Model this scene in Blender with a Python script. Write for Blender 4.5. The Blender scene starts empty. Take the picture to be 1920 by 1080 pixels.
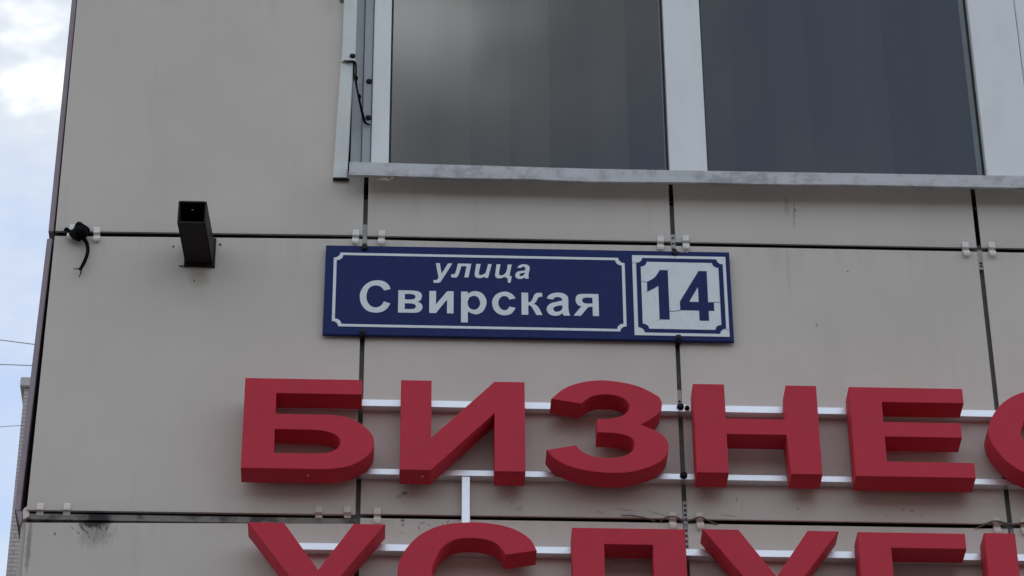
import bpy, bmesh, math, random
from mathutils import Matrix, Vector
random.seed(7)
Z0 = 5.48                      # height of the reference joint crossing above the ground; local z = 0 there

# ------------------------------------------------------------------ camera, world, sun, exposure
scn = bpy.context.scene
COL = scn.collection
cam = bpy.data.cameras.new('camera')
cam.sensor_width = 36.0
cam.lens = 115.44
cam.clip_start = 0.1
cam.clip_end = 6000.0
cam_o = bpy.data.objects.new('camera', cam)
COL.objects.link(cam_o)
RX = Vector((0.999180, -0.040049, -0.005892))
RY = Vector((0.035856, 0.808058, 0.588010))
RZ = Vector((-0.018788, -0.587740, 0.808832))
m = Matrix.Identity(4)
for i in range(3):
    m[i][0] = RX[i]; m[i][1] = RZ[i]; m[i][2] = -RY[i]
m.translation = Vector((0.05937, -5.17277, -3.87931 + Z0))
cam_o.matrix_world = m
scn.camera = cam_o

SUN_EL, SUN_AZ = math.radians(50), math.radians(66)     # azimuth measured from +Y (behind the building) towards +X
CLOUD_AT = (1.865, -6.928, 2.236)
world = bpy.data.worlds.new('World')
scn.world = world
world.use_nodes = True
wn = world.node_tree; wn.nodes.clear()
def N(t, typ, **kw):
    n = t.nodes.new(typ)
    for k, v in kw.items():
        setattr(n, k, v)
    return n
sky = N(wn, 'ShaderNodeTexSky', sky_type='NISHITA')
sky.sun_disc = False
sky.sun_elevation = SUN_EL
sky.sun_rotation = SUN_AZ
sky.air_density = 1.0; sky.dust_density = 1.2; sky.ozone_density = 1.0
tc = N(wn, 'ShaderNodeTexCoord')
mp = N(wn, 'ShaderNodeMapping')
mp.inputs['Location'].default_value = CLOUD_AT
mp.inputs['Scale'].default_value = (1.0, 1.0, 1.6)
nz = N(wn, 'ShaderNodeTexNoise')
nz.inputs['Scale'].default_value = 4.5
nz.inputs['Detail'].default_value = 6
nz.inputs['Roughness'].default_value = 0.62
nz.inputs['Distortion'].default_value = 0.25
rp = N(wn, 'ShaderNodeValToRGB')
rp.color_ramp.elements[0].position = 0.42; rp.color_ramp.elements[0].color = (0.36, 0.36, 0.36, 1)
rp.color_ramp.elements[1].position = 0.62; rp.color_ramp.elements[1].color = (1, 1, 1, 1)
mx = N(wn, 'ShaderNodeMix', data_type='RGBA')
bg = N(wn, 'ShaderNodeBackground')
bg.inputs['Strength'].default_value = 0.084
wo = N(wn, 'ShaderNodeOutputWorld')
L = wn.links.new
L(tc.outputs['Generated'], mp.inputs['Vector'])
L(mp.outputs['Vector'], nz.inputs['Vector'])
L(nz.outputs['Fac'], rp.inputs['Fac'])
L(rp.outputs['Color'], mx.inputs['Factor'])
L(sky.outputs['Color'], mx.inputs['A'])
core = N(wn, 'ShaderNodeMapRange'); core.interpolation_type = 'SMOOTHSTEP'      # dense cloud is brighter than thin cloud
core.inputs['From Min'].default_value = 0.55; core.inputs['From Max'].default_value = 0.74
core.inputs['To Min'].default_value = 1.0; core.inputs["To Max"].default_value = 4.0
L(nz.outputs['Fac'], core.inputs['Value'])
cc = N(wn, 'ShaderNodeVectorMath', operation='SCALE')
cc.inputs[0].default_value = (3.5, 3.62, 3.7)
L(core.outputs['Result'], cc.inputs['Scale'])
L(cc.outputs[0], mx.inputs['B'])
L(mx.outputs['Result'], bg.inputs['Color'])
L(bg.outputs['Background'], wo.inputs['Surface'])

sun = bpy.data.lights.new('sun', 'SUN')
sun.energy = 2.0
sun.angle = math.radians(0.5)
sun.color = (1.0, 0.95, 0.88)
sun_o = bpy.data.objects.new('sun', sun)
COL.objects.link(sun_o)
sun_dir = Vector((math.sin(SUN_AZ) * math.cos(SUN_EL), math.cos(SUN_AZ) * math.cos(SUN_EL), math.sin(SUN_EL)))
sun_o.rotation_euler = sun_dir.to_track_quat('Z', 'Y').to_euler()
sun_o.location = (20, 60, 80)

scn.view_settings.view_transform = 'Standard'
scn.view_settings.look = 'None'
scn.view_settings.exposure = 1.55
scn.view_settings.gamma = 1.0
scn.view_settings.use_curve_mapping = False
scn.render.engine = 'CYCLES'
scn.cycles.max_bounces = 10
scn.cycles.transparent_max_bounces = 12

# ------------------------------------------------------------------ materials
def base_mat(name, color, rough=0.5, metal=0.0, spec=0.5):
    mt = bpy.data.materials.new(name)
    mt.use_nodes = True
    t = mt.node_tree
    b = t.nodes['Principled BSDF']
    b.inputs['Base Color'].default_value = (*color, 1)
    b.inputs['Roughness'].default_value = rough
    b.inputs['Metallic'].default_value = metal
    b.inputs['Specular IOR Level'].default_value = spec
    return mt, t, b

def pos_node(t):
    g = N(t, 'ShaderNodeNewGeometry')
    return g.outputs['Position']

def noise(t, vec, scale, detail=4, rough=0.55, sc=(1, 1, 1), dist=0.0):
    mpn = N(t, 'ShaderNodeMapping'); mpn.inputs['Scale'].default_value = sc
    t.links.new(vec, mpn.inputs['Vector'])
    n = N(t, 'ShaderNodeTexNoise')
    n.inputs['Scale'].default_value = scale; n.inputs['Detail'].default_value = detail
    n.inputs['Roughness'].default_value = rough; n.inputs['Distortion'].default_value = dist
    t.links.new(mpn.outputs['Vector'], n.inputs['Vector'])
    return n.outputs['Fac']

def ramp(t, fac, p0, p1, v0=0.0, v1=1.0):
    r = N(t, 'ShaderNodeMapRange'); r.clamp = True; r.interpolation_type = 'SMOOTHSTEP'
    r.inputs['From Min'].default_value = p0; r.inputs['From Max'].default_value = p1
    r.inputs['To Min'].default_value = v0; r.inputs['To Max'].default_value = v1
    t.links.new(fac, r.inputs['Value'])
    return r.outputs['Result']

def math2(t, op, a, b):
    n = N(t, 'ShaderNodeMath', operation=op)
    for i, v in enumerate((a, b)):
        if isinstance(v, (int, float)):
            n.inputs[i].default_value = v
        else:
            t.links.new(v, n.inputs[i])
    return n.outputs[0]

def mixc(t, fac, a, b, mode='MIX'):
    n = N(t, 'ShaderNodeMix', data_type='RGBA', blend_type=mode)
    for key, v in (('Factor', fac), ('A', a), ('B', b)):
        s = n.inputs[key]
        if isinstance(v, tuple):
            s.default_value = (*v, 1)
        elif isinstance(v, (int, float)):
            s.default_value = v
        else:
            t.links.new(v, s)
    return n.outputs['Result']

def bump(t, b, h, strength, dist=0.002):
    n = N(t, 'ShaderNodeBump')
    n.inputs['Strength'].default_value = strength; n.inputs['Distance'].default_value = dist
    t.links.new(h, n.inputs['Height'])
    t.links.new(n.outputs['Normal'], b.inputs['Normal'])

M = {}
def speckle_mat(name, color, rough, amount, scale=40, metal=0.0, spec=0.4, dark=None, streak=False, blot=None):
    """plain paint or metal with worn, mottled colour and a faint bump"""
    mt, t, b = base_mat(name, color, rough, metal, spec)
    p = pos_node(t)
    f = noise(t, p, scale, 6, 0.6, (1, 1, 0.25) if streak else (1, 1, 1))
    f2 = noise(t, p, scale * 0.18, 3)
    dk = dark or tuple(c * 0.6 for c in color)
    fac = math2(t, 'MULTIPLY', ramp(t, math2(t, 'MULTIPLY', f, math2(t, 'ADD', f2, 0.5)), 0.42, 0.68), amount)
    c = mixc(t, fac, color, dk)
    if blot:
        x, z, rx, rz = blot                                   # one soft soot stain on this part
        d = N(t, 'ShaderNodeVectorMath', operation='SUBTRACT'); d.inputs[1].default_value = (x, 0, z + Z0); t.links.new(p, d.inputs[0])
        s = N(t, 'ShaderNodeVectorMath', operation='MULTIPLY'); s.inputs[1].default_value = (1 / rx, 0, 1 / rz); t.links.new(d.outputs[0], s.inputs[0])
        ln = N(t, 'ShaderNodeVectorMath', operation='LENGTH'); t.links.new(s.outputs[0], ln.inputs[0])
        r = math2(t, 'ADD', math2(t, 'SUBTRACT', 1.0, ln.outputs['Value']), math2(t, 'MULTIPLY', math2(t, 'SUBTRACT', f, 0.5), 1.2))
        c = mixc(t, math2(t, 'MULTIPLY', ramp(t, r, 0.0, 0.7), 0.96), c, (0.012, 0.011, 0.010))
    t.links.new(c, b.inputs['Base Color'])
    bump(t, b, f, 0.12, 0.0006)
    M[name] = mt
    return mt

# stoneware tile: beige grey, faint clouding, drip marks and the blots the wall shows
def tile_mat(name, color):
    mt, t, b = base_mat(name, color, 0.5, 0.0, 0.35)
    p = pos_node(t)
    oi = N(t, 'ShaderNodeObjectInfo')
    v = math2(t, 'ADD', math2(t, 'MULTIPLY', oi.outputs['Random'], 0.07), 0.965)
    c = mixc(t, ramp(t, noise(t, p, 2.3, 4, 0.6), 0.3, 0.7), tuple(x * 0.94 for x in color), tuple(x * 1.03 for x in color))
    c = mixc(t, math2(t, 'MULTIPLY', ramp(t, noise(t, p, 9, 5, 0.6, (1, 1, 0.12)), 0.52, 0.75), 0.10), c, tuple(x * 0.6 for x in color))
    c = mixc(t, math2(t, 'MULTIPLY', ramp(t, noise(t, p, 26, 5, 0.65, (1, 1, 0.06)), 0.56, 0.78), 0.13), c, tuple(x * 0.5 for x in color))
    # grime that has run down from under each upper edge and gathered above each lower edge
    sz = N(t, 'ShaderNodeSeparateXYZ'); t.links.new(p, sz.inputs[0])
    fr_ = math2(t, 'FRACT', math2(t, 'DIVIDE', math2(t, 'SUBTRACT', sz.outputs['Z'], Z0 - 643 * 0.01), 0.643), 0.0)
    runs = ramp(t, noise(t, p, 38, 4, 0.6, (1, 1, 0.10)), 0.42, 0.72)
    c = mixc(t, math2(t, 'MULTIPLY', math2(t, 'MULTIPLY', ramp(t, fr_, 0.80, 1.0), runs), 0.16), c, tuple(x * 0.5 for x in color))
    c = mixc(t, math2(t, 'MULTIPLY', ramp(t, fr_, 0.06, 0.0), 0.14), c, tuple(x * 0.6 for x in color))
    g = ramp(t, noise(t, p, 420, 2), 0.3, 0.7)
    c = mixc(t, math2(t, 'MULTIPLY', g, 0.05), c, tuple(x * 0.7 for x in color))
    def spot(x, z, rx, rz, edge, nscale, strength, col, thr=0.0, soft=0.5, ang=0.0):
        """stain of its own shape: an ellipse, turned by ang degrees, frayed by noise"""
        nonlocal c
        d = N(t, 'ShaderNodeVectorMath', operation='SUBTRACT'); d.inputs[1].default_value = (x, 0, z + Z0)
        t.links.new(p, d.inputs[0])
        v0 = d.outputs[0]
        if ang:
            ro = N(t, 'ShaderNodeVectorRotate', rotation_type='Y_AXIS'); ro.inputs['Angle'].default_value = math.radians(ang)
            t.links.new(v0, ro.inputs['Vector']); v0 = ro.outputs[0]
        s = N(t, 'ShaderNodeVectorMath', operation='MULTIPLY'); s.inputs[1].default_value = (1 / rx, 0, 1 / rz)
        t.links.new(v0, s.inputs[0])
        ln = N(t, 'ShaderNodeVectorMath', operation='LENGTH'); t.links.new(s.outputs[0], ln.inputs[0])
        rad = math2(t, 'SUBTRACT', 1.0, ln.outputs['Value'])
        if nscale:
            rad = math2(t, 'ADD', rad, math2(t, 'MULTIPLY', math2(t, 'SUBTRACT', noise(t, p, nscale, 5, 0.65, (1.0, 1.0, 0.6), 1.2), 0.5), edge))
        f = math2(t, 'MULTIPLY', ramp(t, rad, thr, thr + soft), strength)
        c = mixc(t, f, c, col)
    soot, faint = (0.012, 0.011, 0.010), (0.10, 0.09, 0.08)
    # black splash on the lower left joint, running out in thin legs
    spot(-0.480, -0.690, 0.046, 0.042, 1.3, 60, 0.50, (0.15, 0.135, 0.12), 0.0, 0.9)
    spot(-0.482, -0.667, 0.038, 0.017, 1.4, 80, 0.97, soot, 0.0, 0.6)
    spot(-0.478, -0.650, 0.020, 0.010, 1.2, 90, 0.55, soot, 0.0, 0.6)
    for lx, lz, ln_, w, a, st in ((-0.5055, -0.6800, 0.0150, 0.0034, 40, 0.95), (-0.5125, -0.6900, 0.0050, 0.0028, 35, 0.8), (-0.5235, -0.6800, 0.0055, 0.0022, 45, 0.7), (-0.4960, -0.6890, 0.0042, 0.0034, 20, 0.85),
                                (-0.4920, -0.6985, 0.0055, 0.0022, 15, 0.7), (-0.4890, -0.6810, 0.0110, 0.0020, 8, 0.7), (-0.4790, -0.6830, 0.0170, 0.0016, 3, 0.55), (-0.4700, -0.6820, 0.0140, 0.0018, -8, 0.6),
                                (-0.4605, -0.6780, 0.0105, 0.0032, -20, 0.92), (-0.4660, -0.6930, 0.0160, 0.0015, -5, 0.45), (-0.4540, -0.6960, 0.0120, 0.0020, -25, 0.4), (-0.4830, -0.7050, 0.0100, 0.0022, 4, 0.35),
                                (-0.4580, -0.7080, 0.0070, 0.0018, -10, 0.35), (-0.4960, -0.6740, 0.0110, 0.0022, 30, 0.85), (-0.4740, -0.6760, 0.0090, 0.0030, -4, 0.9)):
        spot(lx, lz, w * 1.25, ln_ * 1.05, 1.3, 130, st * 0.78, (0.03, 0.027, 0.024), 0.0, 0.9, a)
    spot(-0.6005, -0.72, 0.006, 0.09, 1.4, 60, 0.55, (0.09, 0.085, 0.08), 0.0, 0.7)
    spot(-0.555, -0.693, 0.003, 0.005, 0.4, 120, 0.6, (0.06, 0.055, 0.05))
    spot(-0.319, -0.108, 0.026, 0.026, 0.5, 30, 0.28, (0.24, 0.225, 0.16), 0.0, 0.6)    # pale run below the tube
    for (x, z, r) in ((-0.374, -0.031, 0.0030), (-0.283, -0.024, 0.0036), (-0.329, -0.113, 0.002), (0.95, -0.060, 0.002), (-0.060, 0.613, 0.007)):
        spot(x, z, r, r * 1.3, 0.8, 200, 0.95, (0.02, 0.018, 0.016))
    spot(0.852, 0.082, 0.0030, 0.045, 1.2, 50, 0.42, faint, 0.0, 0.7, -3)
    spot(0.855, 0.090, 0.0030, 0.006, 0.5, 120, 0.55, faint)
    spot(0.832, -0.060, 0.006, 0.10, 1.0, 25, 0.10, faint, 0.0, 0.8)
    spot(0.838, 0.10, 0.009, 0.035, 0.8, 30, 0.22, faint, 0.0, 0.8)
    spot(0.881, -0.191, 0.0042, 0.0085, 0.5, 90, 0.42, (0.14, 0.13, 0.12), 0.0, 0.7)
    for (x, z, rx, rz, s, a) in ((0.083, -0.652, 0.006, 0.006, 0.9, 0), (0.0835, -0.661, 0.003, 0.006, 0.8, -20), (0.1135, -0.668, 0.0022, 0.010, 0.75, 18), (0.120, -0.657, 0.011, 0.0035, 0.5, 10), (0.132, -0.661, 0.008, 0.003, 0.4, -30),
                              (0.1665, -0.654, 0.0022, 0.005, 0.85, -35), (0.158, -0.659, 0.002, 0.006, 0.4, 15), (0.083, -0.679, 0.007, 0.003, 0.3, 0), (0.0855, -0.593, 0.0085, 0.0065, 0.85, 0), (0.076, -0.600, 0.010, 0.006, 0.4, 30),
                              (0.30, -0.622, 0.010, 0.010, 0.28, 0), (0.285, -0.610, 0.004, 0.006, 0.3, 0), (0.82, -0.612, 0.0025, 0.0028, 0.85, 0), (1.035, -0.613, 0.006, 0.004, 0.55, 0), (1.018, -0.610, 0.006, 0.003, 0.45, 40),
                              (1.052, -0.622, 0.007, 0.002, 0.4, 0), (0.985, -0.625, 0.004, 0.002, 0.6, 0), (0.706, -0.594, 0.0022, 0.006, 0.65, -10), (0.715, -0.612, 0.0015, 0.016, 0.35, -15)):
        spot(x, z, rx, rz, 1.2, 150, s * 0.8, (0.04, 0.037, 0.034), 0.0, 0.8, a)
    for (x, z, ln_, a) in ((0.497, -0.621, 0.024, 84), (0.556, -0.628, 0.028, 72), (0.512, -0.632, 0.016, 70), (0.690, -0.630, 0.022, 80), (0.45, -0.628, 0.010, 60)):
        spot(x, z, 0.0022, ln_, 0.9, 90, 0.45, (0.13, 0.115, 0.105), 0.0, 0.6, a)
    spot(-0.09, 0.06, 0.10, 0.14, 0.8, 9, 0.13, (0.27, 0.24, 0.15), 0.0, 0.9)
    spot(-0.02, 0.60, 0.10, 0.05, 0.8, 12, 0.25, (0.24, 0.21, 0.15), 0.0, 0.9)
    col = mixc(t, 1.0, c, (1, 1, 1), 'MULTIPLY')
    n = N(t, 'ShaderNodeMix', data_type='RGBA', blend_type='MULTIPLY'); n.inputs['Factor'].default_value = 1.0
    t.links.new(col, n.inputs['A']); cb = N(t, 'ShaderNodeCombineColor')
    for k in ('Red', 'Green', 'Blue'): t.links.new(v, cb.inputs[k])
    t.links.new(cb.outputs['Color'], n.inputs['B'])
    t.links.new(n.outputs['Result'], b.inputs['Base Color'])
    bump(t, b, noise(t, p, 260, 3), 0.06, 0.0005)
    M[name] = mt

tile_mat('tile_beige', (0.66, 0.588, 0.515))
speckle_mat('tile_mauve', (0.36, 0.285, 0.31), 0.6, 0.25, 30)
speckle_mat('insulation', (0.050, 0.042, 0.037), 0.95, 0.5, 20, spec=0.1)
speckle_mat('zinc', (0.42, 0.42, 0.40), 0.5, 0.4, 60, 0.1)
speckle_mat('rail_dull', (0.22, 0.215, 0.205), 0.7, 0.5, 40, 0.0, spec=0.2)
speckle_mat('ledge_metal', (0.26, 0.23, 0.20), 0.6, 0.9, 38, 0.0, dark=(0.05, 0.045, 0.04), blot=(-0.480, -0.655, 0.045, 0.05))
speckle_mat('clip_metal', (0.80, 0.77, 0.71), 0.45, 0.3, 120, 0.0)
speckle_mat('clip_dull', (0.78, 0.69, 0.60), 0.55, 0.3, 120, 0.0)
speckle_mat('galvanised', (0.77, 0.77, 0.765), 0.48, 0.9, 42, 0.55, dark=(0.54, 0.53, 0.525))
speckle_mat('pvc_white', (0.83, 0.835, 0.82), 0.25, 0.12, 25, spec=0.55, streak=True)
speckle_mat('pvc_shaded', (0.45, 0.47, 0.49), 0.4, 0.25, 25, spec=0.4, streak=True)  # darker copy of the white PVC, shade of the recessed strips put into the colour
speckle_mat('flashing_white', (0.72, 0.74, 0.70), 0.4, 0.25, 22, spec=0.5, streak=True)
speckle_mat('gasket', (0.015, 0.015, 0.018), 0.6, 0.2, 50)
speckle_mat('red_letter', (0.63, 0.038, 0.066), 0.6, 0.35, 14, spec=0.22, dark=(0.51, 0.036, 0.060))
speckle_mat('rail_white', (0.86, 0.88, 0.91), 0.38, 0.2, 60, metal=0.9, spec=0.5, dark=(0.7, 0.72, 0.75))
speckle_mat('sign_blue', (0.008, 0.021, 0.120), 0.5, 0.5, 35, spec=0.2, dark=(0.006, 0.016, 0.090))
speckle_mat('sign_white', (0.82, 0.86, 0.87), 0.45, 0.25, 300, spec=0.4, dark=(0.52, 0.58, 0.60))
speckle_mat('bolt_dark', (0.006, 0.007, 0.011), 0.5, 0.3, 200, 0.0, spec=0.25)
speckle_mat('tube_paint', (0.020, 0.015, 0.013), 0.6, 0.6, 60, 0.0, spec=0.25, dark=(0.006, 0.005, 0.004))
speckle_mat('rubber', (0.004, 0.004, 0.0045), 0.85, 0.3, 200, spec=0.12)
speckle_mat('twine_fibre', (0.17, 0.14, 0.115), 0.9, 0.4, 300)
speckle_mat('dry_grass', (0.66, 0.50, 0.42), 0.9, 0.4, 300)
speckle_mat('wire_dark', (0.55, 0.57, 0.60), 0.6, 0.2, 20)
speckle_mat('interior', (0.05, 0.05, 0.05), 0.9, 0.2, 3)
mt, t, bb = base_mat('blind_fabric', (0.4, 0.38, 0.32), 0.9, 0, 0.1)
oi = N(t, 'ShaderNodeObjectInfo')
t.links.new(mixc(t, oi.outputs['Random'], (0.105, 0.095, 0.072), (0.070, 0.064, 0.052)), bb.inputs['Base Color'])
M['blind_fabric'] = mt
speckle_mat('asphalt', (0.055, 0.055, 0.057), 0.9, 0.5, 6, dark=(0.035, 0.035, 0.036))
speckle_mat('paving', (0.06, 0.058, 0.056), 0.85, 0.4, 5)
speckle_mat('concrete_trim', (0.48, 0.46, 0.45), 0.8, 0.4, 2)
speckle_mat('added_block_grey', (0.15, 0.14, 0.13), 0.9, 0.3, 1)
speckle_mat('roof_felt', (0.06, 0.06, 0.06), 0.9, 0.3, 4)

def brick_mat():
    mt, t, b = base_mat('brick_far', (0.3, 0.26, 0.24), 0.9)
    p = pos_node(t)
    sp = N(t, 'ShaderNodeSeparateXYZ'); t.links.new(p, sp.inputs[0])
    cb = N(t, 'ShaderNodeCombineXYZ')
    t.links.new(math2(t, 'ADD', sp.outputs['X'], sp.outputs['Y']), cb.inputs['X']); t.links.new(sp.outputs['Z'], cb.inputs['Y'])
    br = N(t, 'ShaderNodeTexBrick')
    br.inputs['Color1'].default_value = (0.50, 0.44, 0.415, 1); br.inputs['Color2'].default_value = (0.44, 0.38, 0.37, 1)
    br.inputs['Mortar'].default_value = (0.30, 0.265, 0.26, 1)
    br.inputs['Scale'].default_value = 1.0; br.inputs['Brick Width'].default_value = 0.26; br.inputs['Row Height'].default_value = 0.077
    br.inputs['Mortar Size'].default_value = 0.012
    t.links.new(cb.outputs[0], br.inputs['Vector'])
    c = mixc(t, ramp(t, noise(t, p, 0.9, 4), 0.55, 0.75, 0, 0.35), br.outputs['Color'], (0.45, 0.42, 0.40))
    t.links.new(c, b.inputs['Base Color'])
    bump(t, b, br.outputs['Fac'], 0.5, -0.008)
    M['brick_far'] = mt
brick_mat()

def glass_mat():
    mt = bpy.data.materials.new('window_glass'); mt.use_nodes = True
    t = mt.node_tree; t.nodes.clear()
    out = N(t, 'ShaderNodeOutputMaterial'); mixs = N(t, 'ShaderNodeMixShader')
    tr = N(t, 'ShaderNodeBsdfTransparent'); tr.inputs['Color'].default_value = (0.84, 0.86, 0.83, 1)
    gl = N(t, 'ShaderNodeBsdfGlossy'); gl.inputs['Roughness'].default_value = 0.06
    fr = N(t, 'ShaderNodeFresnel'); fr.inputs['IOR'].default_value = 1.95
    p = pos_node(t)
    bp = N(t, 'ShaderNodeBump'); bp.inputs['Strength'].default_value = 0.25; bp.inputs['Distance'].default_value = 0.004
    t.links.new(noise(t, p, 3.0, 2, 0.5, (1, 1, 0.35)), bp.inputs['Height'])
    t.links.new(bp.outputs['Normal'], gl.inputs['Normal'])
    L2 = t.links.new
    gm = N(t, 'ShaderNodeNewGeometry')
    L2(math2(t, 'MULTIPLY', fr.outputs[0], math2(t, 'SUBTRACT', 1.0, gm.outputs['Backfacing'])), mixs.inputs['Fac']); L2(tr.outputs[0], mixs.inputs[1]); L2(gl.outputs[0], mixs.inputs[2]); L2(mixs.outputs[0], out.inputs['Surface'])
    M['window_glass'] = mt
glass_mat()

# ------------------------------------------------------------------ builders
def link(name, me, mat, parent=None):
    """link a mesh given in local wall coordinates (z = 0 at the joint crossing) with its origin at its own base centre"""
    if mat is not None and not me.materials:
        me.materials.append(M[mat])
    xs = [v.co.x for v in me.vertices]; ys = [v.co.y for v in me.vertices]; zs = [v.co.z for v in me.vertices]
    c = Vector(((min(xs) + max(xs)) / 2, (min(ys) + max(ys)) / 2, min(zs)))
    me.transform(Matrix.Translation(-c))
    o = bpy.data.objects.new(name, me)
    COL.objects.link(o)
    w = c + Vector((0, 0, Z0))
    if parent is not None:
        o.parent = parent
        q = parent; base = Vector((0, 0, 0))
        while q is not None:
            base += Vector(q.location); q = q.parent
        o.location = w - base
    else:
        o.location = w
    return o

def tag(o, label=None, cat=None, group=None, kind=None):
    for k, v in (('label', label), ('category', cat), ('group', group), ('kind', kind)):
        if v: o[k] = v
    return o

def thing(name, loc, label, cat, group=None):
    o = bpy.data.objects.new(name, None)
    o.empty_display_size = 0.1
    COL.objects.link(o)
    o.location = Vector(loc) + Vector((0, 0, Z0))
    return tag(o, label, cat, group)

def mesh_from(bm, smooth=None):
    bmesh.ops.recalc_face_normals(bm, faces=bm.faces)
    me = bpy.data.meshes.new('mesh'); bm.to_mesh(me); bm.free()
    if smooth:
        me.shade_smooth(); me.set_sharp_from_angle(angle=smooth)
    return me

def add_box(bm, x0, x1, y0, y1, z0, z1):
    vs = [bm.verts.new(p) for p in ((x0, y0, z0), (x1, y0, z0), (x1, y1, z0), (x0, y1, z0), (x0, y0, z1), (x1, y0, z1), (x1, y1, z1), (x0, y1, z1))]
    for f in ((0, 1, 2, 3), (4, 7, 6, 5), (0, 4, 5, 1), (1, 5, 6, 2), (2, 6, 7, 3), (3, 7, 4, 0)):
        bm.faces.new([vs[i] for i in f])

def box(x0, x1, y0, y1, z0, z1, bev=0.0, seg=1):
    bm = bmesh.new(); add_box(bm, x0, x1, y0, y1, z0, z1)
    if bev:
        bmesh.ops.bevel(bm, geom=list(bm.edges), offset=bev, segments=seg, affect='EDGES', profile=0.5)
    return mesh_from(bm)

def prism(poly, y0, y1, bev=0.0):
    """polygon in x,z given depth y0 (front) to y1"""
    bm = bmesh.new()
    a = [bm.verts.new((x, y0, z)) for x, z in poly]; b = [bm.verts.new((x, y1, z)) for x, z in poly]
    bm.faces.new(a); bm.faces.new(b[::-1])
    n = len(poly)
    for i in range(n):
        bm.faces.new((a[i], b[i], b[(i + 1) % n], a[(i + 1) % n]))
    bmesh.ops.recalc_face_normals(bm, faces=bm.faces)
    if bev:
        es = [e for e in bm.edges if all(abs(v.co.y - y0) < 1e-6 for v in e.verts)]
        bmesh.ops.bevel(bm, geom=es, offset=bev, segments=2, affect='EDGES', profile=0.5)
    return mesh_from(bm)

def extrude_x(prof, x0, x1):
    """closed profile in y,z run along x"""
    bm = bmesh.new()
    a = [bm.verts.new((x0, y, z)) for y, z in prof]; b = [bm.verts.new((x1, y, z)) for y, z in prof]
    bm.faces.new(a); bm.faces.new(b[::-1]); n = len(prof)
    for i in range(n):
        bm.faces.new((a[i], b[i], b[(i + 1) % n], a[(i + 1) % n]))
    return mesh_from(bm)

def disc_head(x, z, y0, r, h, n=16, dome=True):
    """screw or bolt head on a face at y0, standing out by h"""
    bm = bmesh.new(); rings = []
    prof = ((r, 0.0), (r, 0.55), (r * 0.8, 0.85), (r * 0.4, 1.0)) if dome else ((r, 0.0), (r, 0.85), (r * 0.88, 1.0))
    for rr, k in prof:
        rings.append([bm.verts.new((x + rr * math.cos(2 * math.pi * i / n), y0 - h * k, z + rr * math.sin(2 * math.pi * i / n))) for i in range(n)])
    for a, b in zip(rings, rings[1:]):
        for i in range(n):
            bm.faces.new((a[i], a[(i + 1) % n], b[(i + 1) % n], b[i]))
    bm.faces.new(rings[-1]); bm.faces.new(rings[0][::-1])
    return mesh_from(bm, 0.7)

def tube(points, radii, n=8, sub=6):
    """round cord along a smoothed path; radii per given point"""
    pts, rr = [], []
    P = [Vector(p) for p in points]
    for i in range(len(P) - 1):
        p0, p1, p2, p3 = P[max(i - 1, 0)], P[i], P[i + 1], P[min(i + 2, len(P) - 1)]
        for k in range(sub):
            t = k / sub
            pts.append(0.5 * ((2 * p1) + (p2 - p0) * t + (2 * p0 - 5 * p1 + 4 * p2 - p3) * t * t + (3 * p1 - p0 - 3 * p2 + p3) * t ** 3))
            rr.append(radii[i] * (1 - t) + radii[i + 1] * t)
    pts.append(P[-1]); rr.append(radii[-1])
    bm = bmesh.new(); rings = []
    for i, p in enumerate(pts):
        d = (pts[min(i + 1, len(pts) - 1)] - pts[max(i - 1, 0)]).normalized()
        u = d.cross(Vector((0, 1, 0.13))).normalized(); v = d.cross(u)
        rings.append([bm.verts.new(p + (u * math.cos(2 * math.pi * k / n) + v * math.sin(2 * math.pi * k / n)) * rr[i]) for k in range(n)])
    for a, b in zip(rings, rings[1:]):
        for k in range(n):
            bm.faces.new((a[k], a[(k + 1) % n], b[(k + 1) % n], b[k]))
    bm.faces.new(rings[0]); bm.faces.new(rings[-1][::-1])
    return mesh_from(bm, 1.2)

def expand(c, sub=5):
    """contour of (x, z[, 1]) in mm; a trailing 1 marks a point on a curve"""
    n = len(c); out = []
    for i in range(n):
        a, b = c[i], c[(i + 1) % n]
        sa, sb = len(a) > 2, len(b) > 2
        out.append((a[0], a[1]))
        if not (sa or sb):
            continue
        p1, p2 = Vector(a[:2]), Vector(b[:2])
        p0 = Vector(c[i - 1][:2]) if sa else p1
        p3 = Vector(c[(i + 2) % n][:2]) if sb else p2
        for k in range(1, sub):
            t = k / sub
            q = 0.5 * ((2 * p1) + (p2 - p0) * t + (2 * p0 - 5 * p1 + 4 * p2 - p3) * t * t + (3 * p1 - p0 - 3 * p2 + p3) * t ** 3)
            out.append((q.x, q.y))
    return out

def glyph_mesh(contours, y_front, y_back, bev=0.0, unit=0.001):
    """filled outline (holes allowed) given real depth"""
    cu = bpy.data.curves.new('outline', 'CURVE')
    cu.dimensions = '2D'; cu.fill_mode = 'BOTH'
    cu.extrude = (y_back - y_front) / 2 - bev
    cu.bevel_depth = bev; cu.bevel_resolution = 1; cu.offset = -bev
    for c in contours:
        s = cu.splines.new('POLY'); s.points.add(len(c) - 1)
        for p, q in zip(s.points, c):
            p.co = (q[0] * unit, q[1] * unit, 0, 1)
        s.use_cyclic_u = True
    o = bpy.data.objects.new('outline', cu); COL.objects.link(o)
    dg = bpy.context.evaluated_depsgraph_get()
    me = bpy.data.meshes.new_from_object(o.evaluated_get(dg))
    bpy.data.objects.remove(o); bpy.data.curves.remove(cu)
    me.transform(Matrix(((1, 0, 0, 0), (0, 0, -1, (y_front + y_back) / 2), (0, 1, 0, 0), (0, 0, 0, 1))))
    me.materials.clear()
    me.shade_smooth(); me.set_sharp_from_angle(angle=0.5)
    return me

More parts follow.
